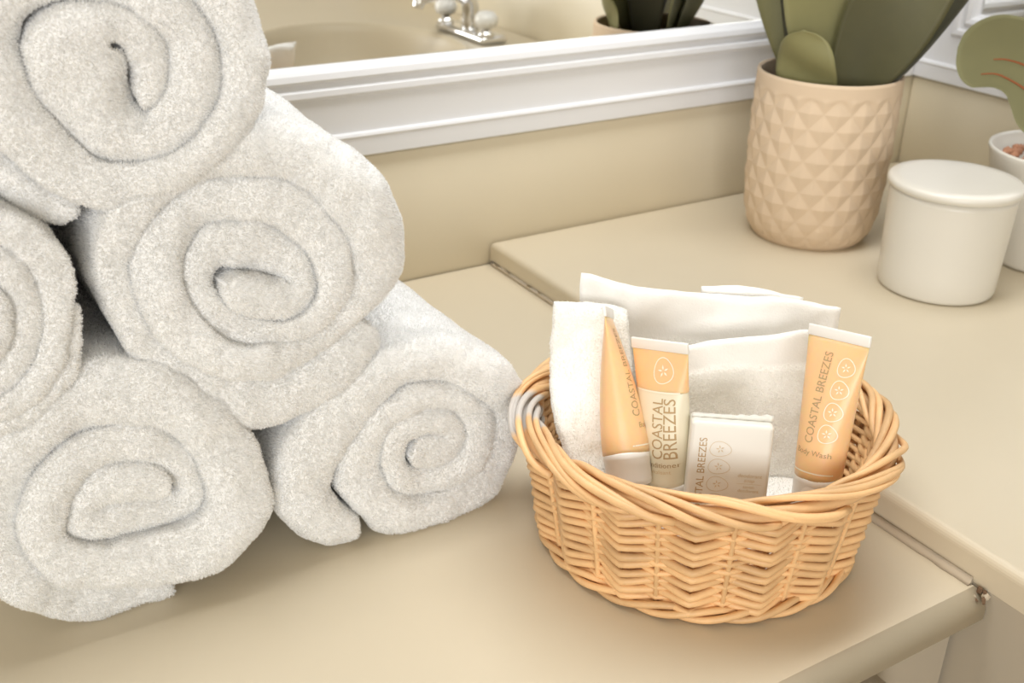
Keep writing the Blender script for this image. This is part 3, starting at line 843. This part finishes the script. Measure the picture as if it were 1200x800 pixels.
def stripe(h, w):
    n = 40; th = np.linspace(-0.97, 0.97, n); s = (h-CAPH)/(TL-0.006-CAPH); a = RC+(HWC-RC)*s
    V = np.concatenate([np.c_[th*a, np.full(n, h)], np.c_[th*a, np.full(n, h+w)]])
    return V, [(k, k+1, n+k+1, n+k) for k in range(n-1)]
def lotion_tube(label, base, top, right, body_m, kind):
    t = thing('toiletry_tube', None, label, 'tube', mtx=tube_frame(base, top, right))
    b = link('tube_body', tube_body(CAPH-0.001, TL-0.0055), body_m, t)
    link('crimped_end', box_mesh('crimp', (-HWC-0.0003, -0.0011, TL-0.0062), (HWC+0.0003, 0.0011, TL), 0.0006, 2), MT['cap'], t)
    cp = link('cap', lathe_mesh('cap', [(0, 0), (0.0112, 0), (0.0122, 0.0008), (0.0128, 0.003), (0.0132, 0.0150), (0.0135, 0.0155), (0.0135, 0.0182), (0.0129, 0.0192), (0, 0.0192)], 56), MT['cap'], t)
    # thumb notch: a shallow lens on the front of the cap
    V = []; n = 24
    for r in (1.0, 0.6, 0.0001):
        for k in range(n):
            a = 2*math.pi*k/n; w = 0.0044*r*math.cos(a); h = 0.0105+0.0040*r*math.sin(a)
            V.append((w+0.003, -math.sqrt(0.0132**2-(w+0.003)**2)-0.0003+(0.0006*(1-r)), h))
    link('thumb_tab', mesh('tab', V, grid_faces(3, n, False, True)), MT['cap'], cp)
    if kind in ('wash', 'side'):
        on_tube('stripe', [stripe(CAPH+0.0030, 0.0007)], MT['printwh'], b)
        v, f = text_polys('COASTAL BREEZES', 0.0072); v = rot90(v)
        v[:, 1] *= 0.0505/(v[:, 1].max()-v[:, 1].min())
        on_tube('lettering', [(v+np.array([-0.0088 if kind == 'side' else -0.0022, 0.0640]), f)], MT['print'], b)
        for k in range(4):
            v, f = emblem_polys(0.0049, 0.0053, 0.00045)
            on_tube('emblem', [(v+np.array([0.0070+0.0007*k, 0.0455+0.0124*k]), f)], MT['printwh'], b)
        v, f = text_polys('Body Wash', 0.0043)
        on_tube('small_lettering', [(v+np.array([0.0010, 0.0335]), f)], MT['print'], b)
    else:
        # orange band above a cream label, with a pale dividing line
        sh = tube_body(TL-0.0285, TL-0.0057, -0.00012)
        link('orange_band', sh, MT['gel'], b)['label'] = 'orange upper band'
        on_tube('stripe', [stripe(TL-0.0287, 0.0008)], MT['printwh'], b, 0.0002)
        v, f = emblem_polys(0.0064, 0.0073, 0.0005)
        on_tube('emblem', [(v+np.array([0.0042, TL-0.0165]), f)], MT['printwh'], b, 0.0003)
        for wd, x, sz, ln, shr in (('COASTAL', 0.0022, 0.0095, 0.0345, 0.0), ('BREEZES', 0.0092, 0.0095, 0.0345, 0.0)):
            v, f = text_polys(wd, sz, shear=shr); v = rot90(v)
            v[:, 1] *= ln/(v[:, 1].max()-v[:, 1].min())
            on_tube('lettering', [(v+np.array([x, 0.0530]), f)], MT['print'], b)
        v, f = text_polys('Conditioner', 0.0042)
        on_tube('small_lettering', [(v+np.array([0.0026, 0.0320]), f)], MT['print'], b)
        v, f = text_polys('revitalisant', 0.0032)
        on_tube('small_lettering', [(v+np.array([0.0020, 0.0280]), f)], MT['printdim'], b)
    return t
def axis_pts(b, t):
    b, t = bp(*b), bp(*t); d = (t-b).normalized(); return t-d*TL, t
b, t = axis_pts((-0.0455, -0.042, 0.052), (-0.0612, 0.010, 0.1440))
lotion_tube('orange toiletry tube at left of the basket, turned edge-on to show its narrow side', b, t, (UU*0.115+DD*0.993), MT['gel'], 'side')
b, t = axis_pts((-0.0215, -0.032, 0.0435), (-0.0335, -0.014, 0.1358))
lotion_tube('cream toiletry tube with an orange top band, left of the soap packet', b, t, (UU*0.755-DD*0.656), MT['lotion'], 'cond')
b, t = axis_pts((0.0580, -0.044, 0.055), (0.0640, -0.020, 0.1478))
lotion_tube('orange toiletry tube with four pale emblems, leaning at the right of the basket', b, t, (UU*0.68-DD*0.73), MT['gel'], 'wash')

# ================================================================ SOAP
def soap():
    W, Hh, D = 0.0450, 0.066, 0.0165
    base = bp(0.0050, -0.0575, 0.0370); top = base + (bp(0.0050+0.001, -0.0465, 0.1035)-base)
    z = (top-base).normalized(); x = (UU - DD*0.11); x = (x - z*x.dot(z)).normalized(); y = z.cross(x)
    M = Matrix((x, y, z)).transposed().to_4x4(); M.translation = base
    t = thing('soap_packet', None, 'white wrapped soap packet standing at the front of the basket between the tubes', 'soap', mtx=M)
    link('packet', box_mesh('packet', (-W/2, 0.0, 0.0), (W/2, D, Hh), 0.0026, 4), MT['paper'], t)
    # wrapper fin folded over the top
    nx = 40; V = []
    for k in range(nx):
        xx = -W/2+0.0005+(W-0.001)*k/(nx-1)
        hh = 0.0012+0.0030*k/(nx-1)+0.0004*math.sin(k*1.1)
        for yy, zz in ((D*0.45, Hh-0.0004), (D*0.40+0.0004*math.sin(k*0.9), Hh+hh), (D*0.40+0.0005+0.0004*math.sin(k*0.9), Hh+hh), (D*0.45+0.0007, Hh-0.0004)):
            V.append((xx, yy, zz))
    link('wrapper_fin', mesh('fin', V, grid_faces(nx, 4, False, True)+[(0, 1, 2, 3), tuple(4*(nx-1)+k for k in range(4))]), MT['paper'], t)
    def put(name, pieces, m_):
        V, F = flatten(pieces)
        return link(name, mesh(name, np.c_[V[:, 0], np.full(len(V), -0.00012), V[:, 1]], F, smooth=False), m_, t)
    v, f = text_polys('COASTAL BREEZES', 0.0060); v = rot90(v); v[:, 1] *= 0.0475/(v[:, 1].max()-v[:, 1].min())
    put('lettering', [(v+np.array([-0.0148, 0.0330]), f)], MT['print'])
    for k in range(4):
        v, f = emblem_polys(0.0060, 0.0045, 0.00028)
        put('emblem', [(v+np.array([-0.0055, 0.0196+0.0104*k]), f)], MT['printlt'])
    for tx, h, s in (('deodorant', 0.0362, 0.0031), ('soap', 0.0334, 0.0031), ('savon', 0.0296, 0.0027), ('deodorant', 0.0272, 0.0027)):
        v, f = text_polys(tx, s, shear=0.2 if s > 0.003 else 0)
        put('small_lettering', [(v+np.array([0.0118, h]), f)], MT['printlt'])
    v = np.array([[0.005, 0.03135], [0.0185, 0.03135], [0.0185, 0.0315], [0.005, 0.0315]])
    put('rule', [(v, [(0, 1, 2, 3)])], MT['printlt'])
soap()

# ================================================================ PLANT POT (sand, pineapple relief) and agave
PC = (0.292, -0.126)
pp = thing('potted_agave', (PC[0], PC[1], H), 'broad-leaved agave in a sand coloured pot with diamond relief', 'plant')
def pot_profile(z):
    zs = [0.0, 0.002, 0.010, 0.022, 0.045, 0.090, 0.130, 0.158]
    rs = [0.0520, 0.0540, 0.0590, 0.0630, 0.0658, 0.0672, 0.0672, 0.0668]
    return float(np.interp(z, zs, rs))
def pot_mesh():
    na, ND = 240, 17; V = []
    zt, z0, z1 = 0.158, 0.004, 0.148
    nz = 120
    hz = 2*math.pi*0.066/ND*1.22                      # diamonds a little taller than wide
    for i in range(nz):
        z = zt*i/(nz-1); r0 = pot_profile(z)
        fade = min(1, max(0, (z-z0)/0.004))*min(1, max(0, (z1-z)/0.004))
        for k in range(na):
            a = 2*math.pi*k/na
            p, q = a*ND/(2*math.pi), z/hz
            A, B = (p+q) % 1, (p-q) % 1
            e = min(A, 1-A, B, 1-B)*2                  # pyramids: 0 at the grooves, 1 on the peak
            r = r0 + fade*(0.0022*e - 0.0010)
            V.append((PC[0]+r*math.cos(a), PC[1]+r*math.sin(a), H+z))
    ring = na*nz
    for r, z in ((0.0662, 0.1600), (0.0645, 0.1604), (0.0630, 0.1590), (0.0625, 0.150), (0.0620, 0.135)):
        V += [(PC[0]+r*math.cos(2*math.pi*k/na), PC[1]+r*math.sin(2*math.pi*k/na), H+z) for k in range(na)]
    F = grid_faces(nz+5, na, False, True) + [tuple(range(na))[::-1], tuple((nz+4)*na+k for k in range(na))]
    return mesh('pot', V, F, smooth=False)
link('pot', pot_mesh(), MT['pot'], pp, world=True)
tag(link('soil', lathe_mesh('soil', [(0, H+0.1362), (0.0615, H+0.1362), (0.0615, H+0.139), (0.03, H+0.1445), (0, H+0.146)], 48, PC), MT['soil'], pp, world=True))
def pq(u, d, z): return Vector((PC[0], PC[1], 0)) + UU*u + DD*d + Vector((0, 0, z))
def leaf_mesh(base, mid, tip, width, facing, cup=0.25, seed=0, wpow=0.55, base_w=0.30, wmax=0.55, thick=0.0028):
    """broad succulent leaf: spine through base, mid, tip; facing = direction its inner face looks"""
    base, mid, tip, facing = (np.array(v, float) for v in (base, mid, tip, facing))
    nt, nw = 30, 15; V = []
    fr, bk_ = [], []
    for i in range(nt):
        t = i/(nt-1)
        c = (1-t)**2*base + 2*t*(1-t)*mid + t*t*tip
        tg = 2*(1-t)*(mid-base)+2*t*(tip-mid); tg /= np.linalg.norm(tg)
        side = np.cross(tg, facing); side /= np.linalg.norm(side)
        nr = np.cross(side, tg)
        w = width*(base_w+(1-base_w)*math.sin(min(1, t/wmax)*math.pi/2)) if t < wmax else width*math.sqrt(max(0, 1-((t-wmax)/(1-wmax))**2.2))
        w = max(w, 0.0006)
        for k in range(nw):
            x = -1+2*k/(nw-1)
            wave = 0.0016*math.sin(3.1*t*math.pi+2*x+seed)
            p = c + side*(x*w) + nr*(cup*w*(x*x) + wave)
            h_ = thick*(1-abs(x)**3)*(1-0.5*t) + 0.0004
            fr.append(p + nr*h_*0.5); bk_.append(p - nr*h_*0.5)
    V = fr + bk_
    Ff = grid_faces(nt, nw); off = nt*nw
    F = Ff + [(a+off, d+off, c+off, b+off) for a, b, c, d in Ff]
    bd = [(i, 0) for i in range(nt)] + [(nt-1, j) for j in range(1, nw)] + [(i, nw-1) for i in range(nt-2, -1, -1)] + [(0, j) for j in range(nw-2, 0, -1)]
    for k in range(len(bd)):
        a, b = bd[k][0]*nw+bd[k][1], bd[(k+1) % len(bd)][0]*nw+bd[(k+1) % len(bd)][1]
        F.append((a, b, b+off, a+off))
    return mesh('leaf', V, F)
VW = -DD                                             # towards the viewer
def leaf(b, m_, t, w, f, mt='leaf', **k):
    return link('leaf', leaf_mesh(pq(*b), pq(*m_), pq(*t), w, f, **k), MT[mt], pp, world=True)
zb = H+0.140
leaf((-0.029, -0.034, zb), (-0.035, -0.041, zb+0.035), (-0.043, -0.048, zb+0.064), 0.029, VW*0.8-UU*0.6, cup=-0.10, seed=1, base_w=0.9, wmax=0.35)
leaf((0.004, -0.018, zb-0.004), (-0.018, -0.026, zb+0.08), (-0.062, -0.032, zb+0.27), 0.041, VW+UU*0.12, cup=0.15, seed=2, base_w=0.22, wmax=0.42)
leaf((0.008, -0.026, zb-0.002), (0.030, -0.042, zb+0.07), (0.088, -0.060, zb+0.23), 0.040, VW-UU*0.25, mt='leafhalfshade', cup=0.22, seed=3, base_w=0.30, wmax=0.5)
leaf((0.016, -0.008, zb-0.004), (0.040, -0.004, zb+0.055), (0.155, 0.000, zb+0.20), 0.040, VW-UU*0.6+Vector((0, 0, 0.6)), mt='leafshade', cup=0.25, seed=4, base_w=0.6, wmax=0.45)
leaf((0.000, 0.000, zb), (0.006, 0.004, zb+0.12), (0.004, 0.012, zb+0.30), 0.036, VW+UU*0.2, mt='leafshade', cup=0.2, seed=5, base_w=0.6, wmax=0.5)
leaf((-0.014, 0.018, zb), (-0.030, 0.042, zb+0.07), (-0.075, 0.060, zb+0.20), 0.032, DD, cup=0.2, seed=6, base_w=0.5)
leaf((0.014, 0.020, zb), (0.016, 0.048, zb+0.08), (0.040, 0.075, zb+0.21), 0.036, DD, cup=0.2, seed=7, base_w=0.5)
leaf((-0.024, 0.002, zb), (-0.045, 0.004, zb+0.09), (-0.085, 0.008, zb+0.20), 0.024, -UU, mt='leafshade', cup=0.2, seed=8, base_w=0.6)

# ================================================================ LIDDED JAR
JC = (0.297, -0.279)
jr = thing('lidded_jar', (JC[0], JC[1], H), 'white ceramic jar with flat lid on the raised countertop right of the pot', 'jar')
def J(pr): return [(r, H+z) for r, z in pr]
link('jar_body', lathe_mesh('jar', J([(0, 0.0006), (0.046, 0.0004), (0.0490, 0.0014), (0.0500, 0.0040), (0.0505, 0.02), (0.0528, 0.085), (0.0530, 0.0905), (0.0500, 0.0905), (0, 0.0905)]), 96, JC), MT['jar'], jr, world=True)
link('lid', lathe_mesh('lid', J([(0, 0.0909), (0.0535, 0.0909), (0.0552, 0.0918), (0.0560, 0.0945), (0.0556, 0.0972), (0.0535, 0.0990), (0.045, 0.0998), (0.02, 0.1003), (0, 0.1004)]), 96, JC), MT['jar'], jr, world=True)

# ================================================================ SECOND POT with round grey-green leaf
QC = (0.432, -0.290)
p2 = thing('potted_foliage', (QC[0], QC[1], H), 'white pot of rust pebbles with a wavy grey-green leaf, at the right edge', 'plant')
link('pot', lathe_mesh('pot', J([(0, 0.0004), (0.038, 0.0004), (0.0420, 0.0016), (0.0440, 0.006), (0.0650, 0.1020), (0.0665, 0.1065), (0.0660, 0.1085), (0.0640, 0.1085), (0.0622, 0.1060), (0.0580, 0.0940), (0, 0.0940)]), 80, QC), MT['jar'], p2, world=True)
rp = np.random.default_rng(9); V, F = [], []
ico = bmesh.new(); bmesh.ops.create_icosphere(ico, subdivisions=1, radius=1)
iv = np.array([v.co[:] for v in ico.verts]); if_ = [tuple(v.index for v in f.verts) for f in ico.faces]; ico.free()
for k in range(170):
    a = rp.uniform(0, 6.283); r = 0.055*math.sqrt(rp.random())
    c = np.array([QC[0]+r*math.cos(a), QC[1]+r*math.sin(a), H+0.0955+rp.uniform(-0.001, 0.003)])
    o_ = len(V); V += list(c + iv*rp.uniform(0.003, 0.0055)*rp.uniform(0.7, 1.2, 3)); F += [tuple(q+o_ for q in f) for f in if_]
tag(link('pebbles', mesh('pebbles', V, F), MT['pebble'], p2, world=True), kind='stuff')
OUT = [[-0.0874, 0.2186], [-0.0843, 0.2325], [-0.074, 0.2428], [-0.0603, 0.2474], [-0.0456, 0.2471], [-0.0262, 0.2425], [0.0022, 0.2317], [0.0307, 0.2068], [0.0431, 0.1732], [0.0363, 0.1459], [0.0151, 0.132], [-0.0063, 0.1409], [-0.0187, 0.1516], [-0.0253, 0.1638], [-0.0337, 0.1774], [-0.0455, 0.1831], [-0.0577, 0.1836], [-0.0676, 0.1841], [-0.0782, 0.1913], [-0.0852, 0.2039]]
LQ = Vector((0.41, -0.27, 0))
def lq(u, z, off=0.0):
    u_ = u+0.02; bend = 0.10*u_*u_*8 - 0.9*(z-0.19)**2
    d = 0.010*math.sin(14*u+1.0) - 3.0*(z-0.195)**2 + off
    return LQ + UU*u + DD*d + Vector((0, 0, z))
def leaf2_mesh():
    o = catmull([tuple(p) for p in OUT+[OUT[0]]], 121)[:-1]; n = len(o); c = np.array([-0.022, 0.198])
    V = []; rings = 12
    for s_ in (1, -1):
        for i in range(rings+1):
            f = 1-i/rings*0.999
            for k in range(n):
                p = c+(o[k]-c)*f
                V.append(lq(p[0], p[1], s_*-0.0006*(1-f**6)))
    F = grid_faces(rings+1, n, False, True); off = (rings+1)*n
    F += [(a+off, d+off, c_+off, b+off) for a, b, c_, d in F]
    F += [(k, (k+1) % n, off+(k+1) % n, off+k) for k in range(n)]
    return mesh('leaf', V, F)
lf = link('leaf', leaf2_mesh(), MT['leaf2'], p2, world=True)
for pts in ([(-0.0602, 0.1955), (-0.0466, 0.1955), (-0.0328, 0.1905), (-0.0157, 0.1816), (-0.004, 0.172)], [(-0.0518, 0.2084), (-0.0405, 0.2082), (-0.0246, 0.2042), (-0.008, 0.197), (0.008, 0.184)]):
    P = [lq(u, z, -0.0007) for u, z in catmull(pts, 24)]
    link('vein', tube_mesh('vein', P, np.linspace(0.0005, 0.0011, 24), 6, up=tuple(DD)), MT['vein'], lf, world=True)
st = [lq(0.008, 0.150, 0.001), LQ+UU*0.018+DD*0.004+Vector((0, 0, 0.140)), Vector((QC[0], QC[1], H+0.098))]
link('stem', tube_mesh('stem', catmull([tuple(p) for p in st], 16), 0.0022, 8, up=tuple(DD)), MT['leaf2'], p2, world=True)
